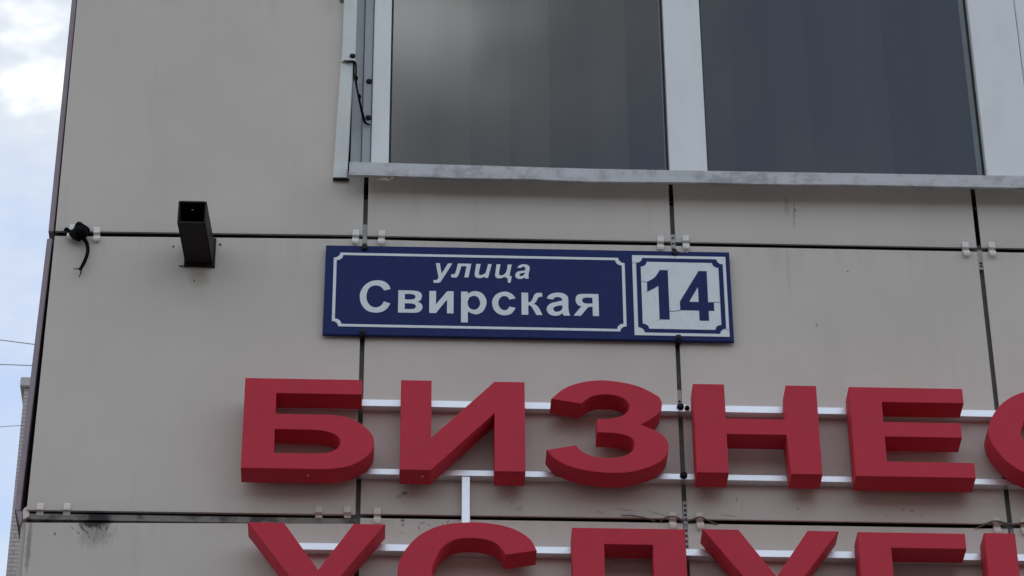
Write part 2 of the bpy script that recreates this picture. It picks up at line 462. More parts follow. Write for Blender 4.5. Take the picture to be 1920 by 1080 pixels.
def circle(x, z, r, n=12):
    return [(x + r * math.cos(2 * math.pi * i / n), z + r * math.sin(2 * math.pi * i / n)) for i in range(n)]

def joined(meshes):
    bm = bmesh.new()
    for me in meshes:
        bm.from_mesh(me); bpy.data.meshes.remove(me)
    me = bpy.data.meshes.new('mesh'); bm.to_mesh(me); bm.free()
    return me

def copy_obj(o, parent, dx=0, dz=0, dy=0):
    c = o.copy(); COL.objects.link(c); c.parent = parent
    c.location = Vector(o.location) + Vector((dx, dy, dz))
    return c

# outlines in millimetres on the wall (x to the right, z up); a trailing 1 = point on a curve
BIG = {
'be':[[(-216.8,-387.0),(2.5,-387.0),(2.5,-420.8),(-157.4,-420.8),(-157.4,-467.0),(-81.6,-467.0),(-44.6,-467.8,1),(-15.4,-475.4,1),(9.8,-492.3,1),(24.6,-511.8,1),(27.6,-530.2,1),(21.2,-550.0,1),(3.1,-568.8,1),(-23.2,-582.2,1),(-57.9,-588.4),(-216.8,-588.4)],[(-157.4,-501.6),(-89.1,-501.6),(-62.2,-504.4,1),(-42.4,-513.7,1),(-34.8,-526.6,1),(-40.6,-541.5,1),(-56.8,-550.9,1),(-81.6,-553.9),(-157.4,-553.9)]],
'i':[[(75.6,-385.6),(133.2,-385.6),(133.2,-514.5),(251.2,-385.6),(308.2,-385.6),(308.2,-586.5),(251.2,-586.5),(251.2,-457.4),(133.2,-586.5),(75.6,-586.5)]],
'ze':[[(357.5,-423.3),(381.9,-399.3,1),(413.5,-384.7,1),(451.4,-378.3,1),(493.3,-382.5,1),(526.7,-392.4,1),(555.5,-409.5,1),(563.6,-418.1,1),(565.8,-434.5,1),(556.1,-454.7,1),(525.2,-478.4),(550.9,-489.8,1),(569.1,-504.3,1),(575.7,-524.0,1),(569.8,-546.3,1),(550.6,-565.1,1),(525.4,-576.6,1),(500.5,-584.0,1),(463.4,-586.4,1),(422.3,-582.3,1),(387.5,-572.0,1),(360.9,-555.4,1),(347.7,-537.3),(402.7,-525.5),(412.8,-538.4,1),(433.3,-549.1,1),(460.0,-552.9,1),(487.0,-549.2,1),(505.9,-537.7,1),(511.6,-517.9,1),(502.6,-505.2,1),(477.9,-498.2,1),(442.9,-497.0),(442.9,-467.1),(470.4,-464.5,1),(491.4,-457.3,1),(503.2,-443.3,1),(502.6,-429.5,1),(488.3,-416.0,1),(461.2,-411.0,1),(433.9,-416.6,1),(413.7,-433.1)]],
'en':[[(626.0,-382.8),(685.3,-382.8),(685.3,-460.3),(797.1,-460.3),(801.7,-382.8),(859.7,-382.8),(859.7,-582.1),(801.7,-582.1),(797.1,-495.5),(685.3,-495.5),(685.3,-582.1),(626.0,-582.1)]],
'ye':[[(921.6,-383.4),(1137.4,-383.4),(1137.4,-416.9),(982.1,-416.9),(982.1,-461.9),(1127.5,-461.9),(1127.5,-495.0),(982.1,-495.0),(982.1,-550.2),(1145.5,-550.2),(1145.5,-584.0),(921.6,-584.0)]],
's1':[[(1254.3,-391.6,1),(1218.6,-410.6,1),(1192.5,-441.4,1),(1178.5,-479.3,1),(1177.6,-511.7,1),(1189.3,-543.7,1),(1210.6,-560.5,1),(1236.7,-571.0,1)]],
'u':[[(-199.1,-705.8),(-132.9,-705.8),(-68.0,-804.4),(-6.1,-705.8),(51.5,-705.8)],[(-156.9,-713.8),(-120.1,-779.2)]],
's2':[[(327.5,-756.9),(314.8,-731.4,1),(285.7,-711.1,1),(246.8,-700.4,1),(201.3,-698.6,1),(152.7,-706.0,1),(114.0,-727.6,1),(87.0,-762.2,1),(74.8,-814.9,1)],[(137.4,-813.7,1),(140.4,-787.5,1),(153.0,-757.2,1),(175.5,-737.9,1),(201.4,-732.8,1),(233.8,-734.9,1),(256.4,-745.8,1),(270.9,-767.0)]],
'el':[[(392.3,-705.6),(599.7,-705.6),(599.7,-807.1),(539.5,-807.1),(539.5,-740.4),(450.6,-740.4),(450.6,-807.1),(392.3,-807.1)]],
'u2':[[(631.4,-704.6),(695.1,-704.6),(760.2,-801.8)],[(823.2,-704.6),(879.9,-704.6),(823.2,-801.8),(770.9,-801.8)]],
'ge':[[(916.4,-705.2),(1114.4,-705.2),(1114.4,-738.6),(976.2,-738.6),(976.2,-798.9),(916.4,-798.9)]],
'i2':[[(1149.7,-702.8),(1205.3,-702.8),(1205.3,-794.7),(1149.7,-794.7)]],
}
SMALL = {
'u':[[(139.8,-67.6),(147.7,-67.6),(151.1,-92.8),(163.7,-67.6),(172.0,-67.6),(152.0,-107.6,1),(147.7,-113.7,1),(141.8,-115.4,1),(135.5,-114.6),(135.5,-108.2),(140.1,-108.8,1),(143.9,-105.7,1),(145.2,-101.0)]],
'l':[[(182.7,-67.4),(209.1,-67.4),(203.6,-100.7),(195.6,-100.7),(199.8,-73.6),(189.7,-73.6),(186.0,-88.0,1),(182.8,-98.1,1),(178.5,-101.6,1),(169.8,-100.7),(169.8,-94.1),(175.2,-93.6,1),(177.9,-90.2,1),(180.5,-80.0,1)]],
'i':[[(218.8,-67.6),(227.4,-67.6),(223.9,-88.4,1),(225.0,-93.8,1),(229.4,-94.3,1),(236.4,-89.5,1),(238.6,-82.7,1),(241.8,-67.6),(248.9,-67.6),(241.8,-100.7),(235.1,-100.7),(235.1,-97.3),(228.3,-101.5,1),(219.6,-100.9,1),(215.8,-95.3,1),(216.3,-87.3,1)]],
'ts':[[(258.5,-67.7),(266.3,-67.7),(263.2,-88.8,1),(264.6,-93.5,1),(269.5,-94.1,1),(275.4,-89.2,1),(278.2,-82.4,1),(280.2,-67.7),(288.0,-67.7),(283.5,-95.4),(288.0,-95.4),(285.8,-111.6),(280.2,-111.6),(280.2,-101.5),(273.8,-97.5),(266.2,-101.3,1),(258.6,-100.4,1),(255.6,-95.1,1),(256.2,-87.7,1)]],
'a':[[(298.6,-75.1),(303.3,-69.0,1),(310.9,-66.4,1),(319.6,-68.0,1),(323.0,-73.3,1),(322.7,-80.7,1),(320.7,-91.5,1),(321.2,-100.9),(313.7,-100.9),(313.7,-97.7),(307.4,-101.5,1),(299.8,-101.4,1),(295.2,-96.2,1),(296.1,-88.7,1),(301.0,-83.9,1),(313.7,-81.2),(314.9,-77.5,1),(313.5,-72.8,1),(309.7,-72.3,1),(305.4,-75.1)],[(313.7,-86.3),(306.4,-88.1,1),(303.1,-91.3,1),(303.6,-94.3,1),(307.4,-95.2,1),(312.3,-91.1,1)]],
'Es':[[(52.5,-132.0),(48.2,-122.0,1),(39.4,-114.2,1),(27.3,-111.8,1),(13.5,-114.8,1),(0.8,-126.3,1),(-6.2,-142.5,1),(-6.5,-156.3,1),(-3.5,-168.9,1),(3.6,-180.4,1),(13.2,-187.1,1),(26.9,-188.9,1),(38.9,-185.4,1),(47.3,-177.3,1),(52.5,-166.6),(39.9,-162.1),(35.2,-171.2,1),(25.9,-176.7,1),(15.5,-173.8,1),(8.4,-164.4,1),(6.0,-151.7,1),(7.5,-139.0,1),(12.1,-129.3,1),(19.7,-124.6,1),(28.4,-124.6,1),(35.3,-128.7,1),(39.9,-135.9)]],
've':[[(67.6,-134.8),(93.5,-134.8),(105.3,-136.2,1),(112.2,-141.9,1),(113.3,-149.3,1),(110.7,-157.3,1),(104.7,-160.6),(111.6,-165.2,1),(114.7,-172.6,1),(112.6,-181.1,1),(105.8,-186.5,1),(93.5,-187.8),(67.6,-187.8)],[(80.4,-143.1),(92.0,-143.1),(98.5,-144.8,1),(100.9,-149.0,1),(99.0,-154.4,1),(92.0,-156.4),(80.4,-156.4)],[(80.4,-165.4),(92.0,-165.4),(99.6,-167.6,1),(102.1,-171.8,1),(99.3,-177.7,1),(92.0,-179.3),(80.4,-179.3)]],
'ii':[[(127.8,-134.9),(140.8,-134.9),(140.8,-166.7),(162.3,-134.9),(174.8,-134.9),(174.8,-187.4),(162.3,-187.4),(162.3,-154.5),(140.8,-187.4),(127.8,-187.4)]],
'er':[[(189.4,-135.1),(202.5,-135.1),(202.5,-141.4),(208.8,-135.4,1),(219.2,-133.5,1),(230.4,-138.6,1),(237.7,-151.7,1),(238.0,-165.5,1),(232.1,-180.5,1),(221.8,-188.1,1),(211.5,-187.3,1),(202.5,-181.7),(202.5,-208.3),(189.4,-208.3)],[(214.9,-144.6,1),(221.8,-147.8,1),(225.9,-157.3,1),(225.7,-166.9,1),(220.9,-175.4,1),(214.0,-177.9,1),(206.3,-174.7,1),(202.7,-166.3,1),(202.6,-156.8,1),(206.3,-148.2,1)]],
'es':[[(295.3,-148.8),(288.3,-138.8,1),(278.8,-133.7,1),(268.4,-134.2,1),(257.2,-140.6,1),(250.7,-152.5,1),(249.8,-164.2,1),(253.6,-177.9,1),(263.1,-187.2,1),(274.2,-189.6,1),(286.3,-185.6,1),(295.3,-171.6),(283.1,-168.7),(279.5,-175.2,1),(272.6,-177.7,1),(265.7,-173.4,1),(261.8,-163.9,1),(262.7,-153.3,1),(267.5,-145.7,1),(273.6,-143.7,1),(279.6,-146.0,1),(283.1,-152.0)]],
'ka':[[(306.6,-134.8),(319.6,-134.8),(319.6,-157.3),(324.4,-156.1,1),(327.9,-149.6,1),(331.5,-140.0,1),(336.7,-135.1,1),(346.9,-134.8),(346.9,-143.7),(340.9,-144.6,1),(337.4,-149.4,1),(334.8,-155.9,1),(330.4,-161.3),(336.4,-165.4,1),(341.5,-173.8,1),(346.9,-187.4),(335.1,-187.4),(328.6,-173.0,1),(324.3,-166.2,1),(319.6,-164.7),(319.6,-187.4),(306.6,-187.4)]],
'aa':[[(355.8,-147.4),(360.9,-138.8,1),(372.2,-133.9,1),(385.2,-133.9,1),(394.6,-139.6,1),(397.5,-148.0,1),(397.4,-168.2,1),(398.3,-178.8,1),(400.6,-187.7),(388.2,-187.7),(385.6,-182.3),(378.3,-187.5,1),(368.9,-188.5,1),(359.4,-183.9,1),(355.3,-174.5,1),(357.1,-166.0,1),(364.1,-158.9,1),(376.2,-154.9,1),(385.6,-152.0),(385.0,-147.3,1),(379.8,-144.0,1),(372.0,-144.6,1),(367.2,-150.0)],[(385.6,-163.0),(376.1,-165.0,1),(369.1,-168.9,1),(368.0,-173.7,1),(370.7,-177.8,1),(375.9,-179.1,1),(382.8,-176.0,1),(385.9,-169.6,1)]],
'ya':[[(456.5,-135.1),(456.5,-187.5),(444.6,-187.5),(444.6,-165.8),(438.2,-166.2,1),(433.8,-169.5,1),(421.4,-187.5),(407.2,-187.5),(419.1,-169.9,1),(423.5,-165.8),(415.8,-161.4,1),(411.8,-152.0,1),(413.2,-141.3,1),(419.7,-136.0,1),(431.4,-135.1)],[(444.6,-143.9),(431.4,-143.9),(426.5,-145.8,1),(424.5,-150.6,1),(426.3,-155.9,1),(431.4,-158.1),(444.6,-158.1)]],
'one':[[(578.0,-74.4),(593.6,-74.4),(593.6,-193.2),(573.9,-193.2),(573.9,-112.7),(562.7,-120.9,1),(551.9,-125.7),(551.9,-103.8),(567.0,-93.0,1)]],
'four':[[(654.0,-75.1),(669.9,-75.1),(669.9,-149.8),(681.0,-149.8),(681.0,-170.4),(669.9,-170.4),(669.9,-194.2),(651.4,-194.2),(651.4,-170.4),(614.7,-170.4),(614.7,-149.8)],[(651.4,-113.0),(651.4,-149.8),(632.9,-149.8)]],
'frame':[[(524.5,-39.8),(708.1,-39.8),(708.1,-232.0),(524.5,-230.4)]],
'blue':[[(543.3,-45.9),(690.4,-47.5),(702.1,-57.2),(702.1,-213.5),(690.4,-225.2),(543.3,-223.2),(532.2,-213.5),(532.2,-57.2)]],
'inner':[[(548.6,-54.9),(685.2,-54.9),(694.1,-63.8),(694.1,-208.1),(685.2,-216.8),(550.5,-216.8),(540.5,-206.5),(540.5,-63.8)]],
'crack':[[(541.3,-103.7),(552.2,-103.7)],[(549.0,-126.2),(557.5,-124.5)],[(594.1,-172.8),(615.0,-170.3)],[(681.4,-149.8),(694.6,-149.8)],[(570.4,-197.2),(574.2,-193.4)],[(594.1,-74.2),(596.1,-71.4)]],
'lborder':[[(-46.7,-46.5),(-58.3,-58.9),(-60.2,-210.5),(-49.9,-222.0)],[(498.7,-46.5),(509.4,-60.9),(509.4,-210.5),(498.7,-223.7)]],
}

# lower halves of the letters the frame cuts, finished to the same cap height
CE = [(327.8, -753.3), (315.1, -727.7, 1), (286.0, -707.4, 1), (247.0, -696.7, 1), (201.5, -694.8, 1), (152.8, -702.3, 1), (114.1, -723.9, 1), (87.0, -758.5, 1), (75.5, -797.0, 1),
      (87.0, -835.5, 1), (114.1, -870.1, 1), (152.8, -891.7, 1), (201.5, -899.2, 1), (247.0, -897.3, 1), (286.0, -886.6, 1), (315.1, -866.3, 1), (331.0, -836.0), (271.0, -826.0),
      (256.6, -851.9, 1), (234.0, -862.8, 1), (201.6, -864.9, 1), (175.7, -859.8, 1), (153.1, -840.5, 1), (140.5, -813.0, 1), (137.0, -797.0, 1), (140.5, -783.8, 1), (153.1, -753.5, 1),
      (175.7, -734.2, 1), (201.6, -729.1, 1), (234.0, -731.2, 1), (256.6, -742.1, 1), (271.1, -763.4)]
UU = [(-199.4, -702.1), (-133.1, -702.1), (-68.1, -800.8), (-6.2, -702.1), (51.5, -702.1), (-22.0, -806.0), (-62.0, -868.0, 1), (-86.0, -894.0, 1), (-120.0, -904.0, 1), (-160.0, -902.0),
      (-160.0, -868.0), (-130.0, -869.0, 1), (-109.0, -860.0, 1), (-98.0, -846.0)]
EL = [(392.7, -701.9), (600.4, -701.9), (600.4, -901.5), (540.0, -901.5), (540.0, -736.7), (451.0, -736.7), (451.0, -815.0), (447.0, -860.0, 1), (430.0, -892.0, 1), (395.0, -903.0, 1),
      (375.0, -902.0), (375.0, -868.0), (387.0, -864.0, 1), (392.7, -842.0)]
GE = [(917.4, -701.5), (1115.7, -701.5), (1115.7, -734.9), (977.2, -734.9), (977.2, -901.5), (917.4, -901.5)]
def seat(c):
    """cap height and width of the front faces"""
    return [(q[0] * 0.9989, q[1] - 3.75) + tuple(q[2:]) for q in c]
CE, UU, EL, GE = seat(CE), seat(UU), seat(EL), seat(GE)
def shift(c, dx, dz):
    return [(q[0] + dx, q[1] + dz) + tuple(q[2:]) for q in c]

# ------------------------------------------------------------------ ground
def structure(name, me, mat):
    return tag(link(name, me, mat), kind='structure')
g = box(-3000, 3000, -3000, 3000, -Z0 - 1.0, -Z0)
structure('ground', g, 'asphalt')
structure('pavement', box(-14, 22, -7.5, -0.02, -Z0 - 0.2, -Z0 + 0.12, 0.01), 'paving')

# ------------------------------------------------------------------ the building
PX, PZ, J = 0.608, 0.643, 0.0045          # tile pitch across, pitch up, half a joint
XL, XR, ZB, ZT, YB = -0.598, 16.2, -Z0, 16.0, 12.0
WX0, WX1, WZ0, WZ1 = -0.036, 2.10, 0.165, 1.76     # window opening
bld = thing('office_building', (XL, 0.0, -Z0), 'tall office building clad in beige stoneware tiles, with white framed windows', 'building')

bm = bmesh.new()
YC = 0.045
for b in ((XL, WX0 - 0.02, YC, 0.40, ZB, ZT), (WX1 + 0.02, XR, YC, 0.40, ZB, ZT), (WX0 - 0.02, WX1 + 0.02, YC, 0.40, ZB, WZ0 - 0.03), (WX0 - 0.02, WX1 + 0.02, YC, 0.40, WZ1, ZT),
          (XL, XL + 0.35, 0.40, YB, ZB, ZT), (XR - 0.35, XR, 0.40, YB, ZB, ZT), (XL + 0.35, XR - 0.35, YB - 0.35, YB, ZB, ZT)):
    add_box(bm, *b)
link('wall', mesh_from(bm), 'insulation', bld)
bm = bmesh.new()
for b in ((XL + 0.35, XR - 0.35, 0.40, YB - 0.35, -0.62, -0.40), (XL + 0.35, XR - 0.35, 0.40, YB - 0.35, 2.25, 2.45), (3.2, 3.3, 0.40, 4.4, -0.40, 2.25), (XL + 0.35, 3.2, 4.4, 4.5, -0.40, 2.25)):
    add_box(bm, *b)
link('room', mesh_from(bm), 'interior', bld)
link('roof', box(XL - 0.05, XR + 0.05, -0.05, YB + 0.05, ZT, ZT + 0.25, 0.01), 'roof_felt', bld)

# front tiles one by one round the signs and the window; the same grid goes on beyond as one part
T0, T1 = 0.0, 0.005
proto_tile = None
jit = {(-1, 0): (0, 0.0, 0.0), (0, 0): (0, 0.0, 0.0)}
far = bmesh.new()
def tile_rect(i, k):
    return (i * PX + J, (i + 1) * PX - J, k * PZ + J - PZ, k * PZ - J)      # row k hangs below the joint z = k * PZ
for i in range(-1, 26):
    for k in range(-7, 24):
        x0, x1, z0, z1 = tile_rect(i, k)
        if i == -1: x0 = -0.6065
        near = i <= 2 and -1 <= k <= 1
        inwin = x1 > WX0 and x0 < WX1 and z1 > WZ0 and z0 < WZ1
        if z0 < -Z0 + 0.15 or z1 > ZT: continue
        dy = random.uniform(-0.0012, 0.0012); dz = random.uniform(-0.0008, 0.0008)
        if not near:
            if inwin:                                              # the piece of the tile left beside the opening
                za, zb = min(z1, WZ0), max(z0, WZ1 + 0.064)
                if z0 < WZ0: add_box(far, x0, x1, T0 + dy, T1 + dy, z0, za)
                if z1 > WZ1 + 0.07: add_box(far, x0, x1, T0 + dy, T1 + dy, zb, z1)
                lo, hi = max(z0, WZ0 + 0.0005), min(z1, WZ1 + 0.0635)
                if hi - lo > 0.02:
                    if x0 < WX0 - 0.02: add_box(far, x0, WX0 - 0.006, T0 + dy, T1 + dy, lo, hi)
                    if x1 > WX1: add_box(far, 2.066, x1, T0 + dy, T1 + dy, lo, hi)
                continue
            add_box(far, x0, x1, T0 + dy, T1 + dy, z0, z1)
            continue
        if i == -1 and k == 1:
            me = prism([(x0, z0 - 0.002), (x1, z0 + 0.002), (x1, 0.165), (-0.042, 0.165), (-0.042, z1), (x0, z1)], T0, T1, 0.0008)
        elif k == 1:
            me = box(x0, x1, T0 + dy, T1 + dy, z0 + dz, 0.165, 0.0008)
        elif i == -1 and k == 0:
            me = prism([(-0.6105, -0.6432), (x1, -0.6412), (x1, -0.0035), (x0, -0.0105)], T0 - 0.001, T1, 0.0008)
        elif i == -1 and k == -1:
            me = prism([(-0.609, -PZ * 2 + J), (x1, -PZ * 2 + J), (x1, -0.6605), (-0.609, -0.6695)], T0, T1, 0.0008)
        elif i == 0 and k == 0:
            me = prism([(x0, z0 - 0.0005), (x1, z0 + dz), (x1, z1 + 0.0), (0.30, z1 - 0.0015), (x0, z1 + 0.001)], T0 + dy, T1 + dy, 0.0008)
        elif (i, k) in ((1, 0), (2, 0), (0, -1), (1, -1), (2, -1)):
            if proto_tile is None:
                me = box(x0, x1, T0, T1, z0, z1, 0.0008); proto_tile = link('tile', me, 'tile_beige', bld)
                proto_ik = (i, k)
            else:
                copy_obj(proto_tile, bld, (i - proto_ik[0]) * PX + random.uniform(-0.0006, 0.0006), (k - proto_ik[1]) * PZ + dz, dy)
            continue
        else:
            me = box(x0, x1, T0 + dy, T1 + dy, z0 + dz, z1 + dz, 0.0008)
        link('tile', me, 'tile_beige', bld)
tag(link('far_tiles', mesh_from(far), 'tile_beige', bld), kind='stuff')

# side wall cladding: only its front edge shows at the corner
SX = -0.620
def side_tile(zt, zb, xt, xb, yf=0.006):
    bm = bmesh.new(); th = 0.0105
    vs = []
    for y in (yf, 0.606):
        vs += [bm.verts.new(p) for p in ((xt, y, zt), (xt + th, y, zt), (xb + th, y, zb), (xb, y, zb))]
    for f in ((0, 1, 2, 3), (7, 6, 5, 4), (0, 4, 5, 1), (1, 5, 6, 2), (2, 6, 7, 3), (3, 7, 4, 0)):
        bm.faces.new([vs[i] for i in f])
    bmesh.ops.recalc_face_normals(bm, faces=bm.faces)
    bmesh.ops.bevel(bm, geom=list(bm.edges), offset=0.0012, segments=2, affect='EDGES')
    return mesh_from(bm)
link('side_tile', side_tile(PZ, 0.0055, -0.6185, -0.6210), 'tile_mauve', bld)
link('side_tile', side_tile(-0.0115, -0.640, -0.6220, -0.6335), 'tile_mauve', bld)
link('side_tile', side_tile(-0.662, -PZ * 2, -0.6195, -0.6200, 0.009), 'tile_beige', bld)
far = bmesh.new()
for j in range(0, 19):
    for k in range(-7, 24):
        if j == 0 and k in (-1, 0, 1): continue
        z0, z1 = k * PZ - PZ + J, k * PZ - J
        if z0 < -Z0 + 0.15 or z1 > ZT: continue
        add_box(far, SX - 0.0005, SX + 0.010, 0.006 + j * PX, 0.006 + (j + 1) * PX - 0.009, z0, z1)
tag(link('far_side_tiles', mesh_from(far), 'tile_mauve', bld), kind='stuff')
link('corner_trim', box(-0.6085, -0.6015, 0.012, 0.044, -1.28, 1.9), 'insulation', bld)
# chipped end of the corner profile below the crooked side tile
link('broken_trim', prism([(-0.630, -0.642), (-0.618, -0.644), (-0.6175, -0.664), (-0.6215, -0.672)], 0.003, 0.012), 'tile_mauve', bld)
link('mortar_lump', prism([(-0.618, -0.640), (-0.607, -0.628), (-0.605, -0.655), (-0.616, -0.662)], 0.002, 0.03, 0.001), 'clip_dull', bld)

# ledge profile under the short tile at the lower left
link('ledge', extrude_x([(0.0035, -0.6475), (0.0035, -0.6600), (0.012, -0.6615), (0.040, -0.6615), (0.040, -0.6475)], -0.607, -0.004), 'ledge_metal', bld)

# rails behind the upright joints
for i in (0, 1, 2, 3):
    for (z0, z1) in ((-0.638, -0.008),):
        link('joint_rail', box(i * PX - 0.022, i * PX + 0.022, 0.0125, 0.040, -1.25, 0.105 if i != 2 else 0.02), 'rail_dull', bld)
for zc in (0.0, -PZ):
    link('cross_rail', extrude_x([(0.020, zc - 0.03), (0.020, zc + 0.03), (0.043, zc + 0.03), (0.043, zc - 0.03)], -0.60, -0.024), 'insulation', bld)
# flat perforated straps that come forward through the joints
def strap(x, z0, z1, holes, y=0.004, w=0.0042):
    n = [[(x - w, z0), (x + w, z0), (x + w, z1), (x - w, z1)]] + [circle(x, h, 0.0029, 10) for h in holes]
    return link('strap', glyph_mesh(n, y, y + 0.0015, 0, 1.0), 'zinc', bld)
strap(0.608, -0.028, 0.0235, [0.015, 0.001, -0.012, -0.0225], 0.001)
strap(0.0, -0.032, 0.036, [])
strap(0.609, -0.712, -0.598, [-0.607, -0.618, -0.628, -0.638, -0.662, -0.674, -0.686, -0.697], 0.003, 0.0042)
strap(1.217, -0.045, 0.002, [-0.030, -0.037], 0.005, 0.0045)
strap(0.6075, -0.395, -0.345, [-0.372], 0.005, 0.0046)
strap(1.222, -0.70, -0.645, [], 0.005, 0.006)

# tile clips
def clip_mesh(upper=True, lower=True, w=0.0065):
    ms = []
    bm = bmesh.new()
    def sheet(rows):
        rr = []
        for y, z, hw in rows:
            rr.append([(-hw, y, z), (hw, y, z)])
        for a, b in zip(rr, rr[1:]):
            va = [bm.verts.new(p) for p in a]; vb = [bm.verts.new(p) for p in b]
            bm.faces.new((va[0], va[1], vb[1], vb[0]))
    if upper:
        sheet([(-0.0014, 0.0200, w * 0.55), (-0.0022, 0.0188, w * 0.88), (-0.0032, 0.0160, w), (-0.0050, 0.0040, w)])
    sheet([(-0.0050, 0.0040, w), (0.0010, 0.0030, w), (0.0035, -0.0030, w)] if upper else [(0.0035, 0.0030, w), (0.0035, -0.0030, w)])
    if lower:
        sheet([(0.0035, -0.0030, w), (-0.0058, -0.0044, w), (-0.0085, -0.0130, w), (-0.0075, -0.0172, w * 0.92), (-0.0055, -0.0192, w * 0.6)])
    bmesh.ops.remove_doubles(bm, verts=bm.verts, dist=1e-6)
    bmesh.ops.recalc_face_normals(bm, faces=bm.faces)
    bmesh.ops.solidify(bm, geom=list(bm.faces), thickness=0.0012)
    me = bpy.data.meshes.new('mesh'); bm.to_mesh(me); bm.free()
    return me
proto = {}
def clip(x, z, kind, rot=0.0, mat='clip_metal'):
    if (kind, mat) not in proto:
        proto[(kind, mat)] = link('clip', clip_mesh(kind != 'lower', kind != 'upper'), mat, bld)
        o = proto[(kind, mat)]; o['hx'] = 0
        clip_home[(kind, mat)] = Vector(o.location)
    else:
        o = proto[(kind, mat)].copy(); COL.objects.link(o); o.parent = bld
    o.location = clip_home[(kind, mat)] + Vector((x, 0, z))
    o.rotation_euler = (0, rot + random.uniform(-0.05, 0.05), 0)
    if 'hx' in o: del o['hx']
    return o
clip_home = {}
for x, z in ((-0.524, -0.007), (-0.019, -0.001), (0.032, -0.001), (0.582, -0.002), (0.633, 0.001), (1.189, -0.002), (1.240, -0.001)):
    clip(x, z, 'both')
clip(-0.5765, -0.006, 'both', 0.12).location.y -= 0.006
for x, z in ((-0.586, -0.648), (-0.537, -0.647), (-0.072, -0.644), (-0.019, -0.643)):
    clip(x, z, 'upper', 0, 'clip_dull')
for x, z in ((0.036, -0.645), (0.584, -0.645), (0.636, -0.645), (1.190, -0.645), (1.241, -0.645)):
    clip(x, z, 'both', 0, 'clip_dull')

# ------------------------------------------------------------------ window: frame, panes, sill, flashings
win = link('window', box(0.0, 2.06, 0.075, 0.13, WZ0 + 0.005, WZ0 + 0.035), 'pvc_white', bld)       # bottom rail, behind the sill
FZ0, FZ1 = 0.172, 1.75
def frame(name, x0, x1, y0, y1=0.12, mat='pvc_white', bev=0.002, z0=FZ0, z1=FZ1):
    return link(name, box(x0, x1, y0, y1, z0, z1, bev, 2), mat, win)
frame('jamb', 0.0075, 0.0435, 0.030)
frame('jamb', -0.0115, 0.0065, 0.037, 0.12, 'pvc_shaded')
frame('reveal', -0.034, -0.0125, 0.045, 0.12, 'pvc_shaded', 0.001)
frame('mullion', 0.6105, 0.6875, 0.030)
frame('mullion', 1.2555, 1.3545, 0.030)
frame('jamb', 1.3565, 1.440, 0.034, 0.12, 'pvc_white')
frame('jamb', 2.00, 2.06, 0.030)
link('head', box(-0.034, 2.06, 0.028, 0.12, FZ1 + 0.001, FZ1 + 0.06, 0.002), 'pvc_white', win)
for x0, x1 in ((0.0440, 0.6100), (0.6880, 1.2550), (1.4405, 1.9995)):
    link('pane', box(x0 + 0.001, x1 - 0.001, 0.0530, 0.0570, FZ0 + 0.02, FZ1 - 0.001), 'window_glass', win)
    for a, b in ((x0 + 0.0003, x0 + 0.0035), (x1 - 0.0035, x1 - 0.0003)):
        link('gasket', box(a, b, 0.0478, 0.0525, FZ0 + 0.02, FZ1 - 0.002), 'gasket', win)

# galvanised drip sill with a slightly wavy front lip
bm = bmesh.new(); rows = []
xs = [-0.034, -0.03, 0.0, 0.05, 0.10, 0.17, 0.24, 0.33, 0.44, 0.55, 0.66, 0.80, 0.95, 1.10, 1.31, 1.50, 1.75, 2.08]
ref = [(-0.034, 0.1600, 0.1215), (0.24, 0.1572, 0.1190), (0.44, 0.1548, 0.1172), (0.66, 0.1553, 0.1190), (1.31, 0.1585, 0.1235), (2.08, 0.160, 0.1235)]
for x in xs:
    for a, b in zip(ref, ref[1:]):
        if a[0] <= x <= b[0]:
            t = (x - a[0]) / (b[0] - a[0]); zt = a[1] + (b[1] - a[1]) * t; zb = a[2] + (b[2] - a[2]) * t
            break
    w = 0.0012 * math.sin(x * 23) + 0.0008 * math.sin(x * 61 + 1)
    yb = -0.041 + 0.0010 * math.sin(x * 17) 
    rows.append([bm.verts.new(p) for p in ((x, 0.029, zt + 0.022), (x, -0.036, zt + 0.0008), (x, -0.0385, zt - 0.0008), (x, yb, zb + 0.0045 + w * 0.6), (x, yb - 0.0025, zb + 0.0012 + w * 0.6), (x, yb + 0.0005, zb + w * 0.6), (x, -0.030, zb + 0.006 + w * 0.6))])
for a, b in zip(rows, rows[1:]):
    for i in range(len(a) - 1):
        bm.faces.new((a[i], a[i + 1], b[i + 1], b[i]))
bmesh.ops.solidify(bm, geom=list(bm.faces), thickness=0.0009)
sill = link('window_sill', mesh_from(bm, 0.4), 'galvanised', win)
link('sill_backing', box(-0.030, 2.07, 0.009, 0.044, 0.140, 0.168), 'insulation', win)

# white flashings that cover the left reveal, the lower one hollow and open at its foot
def flashing(pt, pb, y, dep=0.012):
    bm = bmesh.new()
    (xa, xb, zt), (xc, xd, zb) = pt, pb
    prof_t = [(xa, y + dep, zt), (xa, y, zt), (xb, y, zt), (xb, 0.045, zt)]
    prof_b = [(xc, y + dep, zb), (xc, y, zb), (xd, y, zb), (xd, 0.045, zb)]
    n = 8; prev = None
    for k in range(n + 1):
        t = k / n
        cur = [bm.verts.new(Vector(p).lerp(Vector(q), t) + Vector((0, 0.0006 * math.sin(k * 2.1), 0))) for p, q in zip(prof_t, prof_b)]
        if prev:
            for i in range(3):
                bm.faces.new((prev[i], prev[i + 1], cur[i + 1], cur[i]))
        prev = cur
    bmesh.ops.recalc_face_normals(bm, faces=bm.faces)
    bmesh.ops.solidify(bm, geom=list(bm.faces), thickness=0.0008)
    me = bpy.data.meshes.new('mesh'); bm.to_mesh(me); bm.free(); return me
fl_top = tag(link('flashing', flashing((-0.050, -0.026, 1.76), (-0.0555, -0.0300, 0.4385), -0.0130), 'flashing_white', win), 'upper white flashing strip lapped over the lower one')
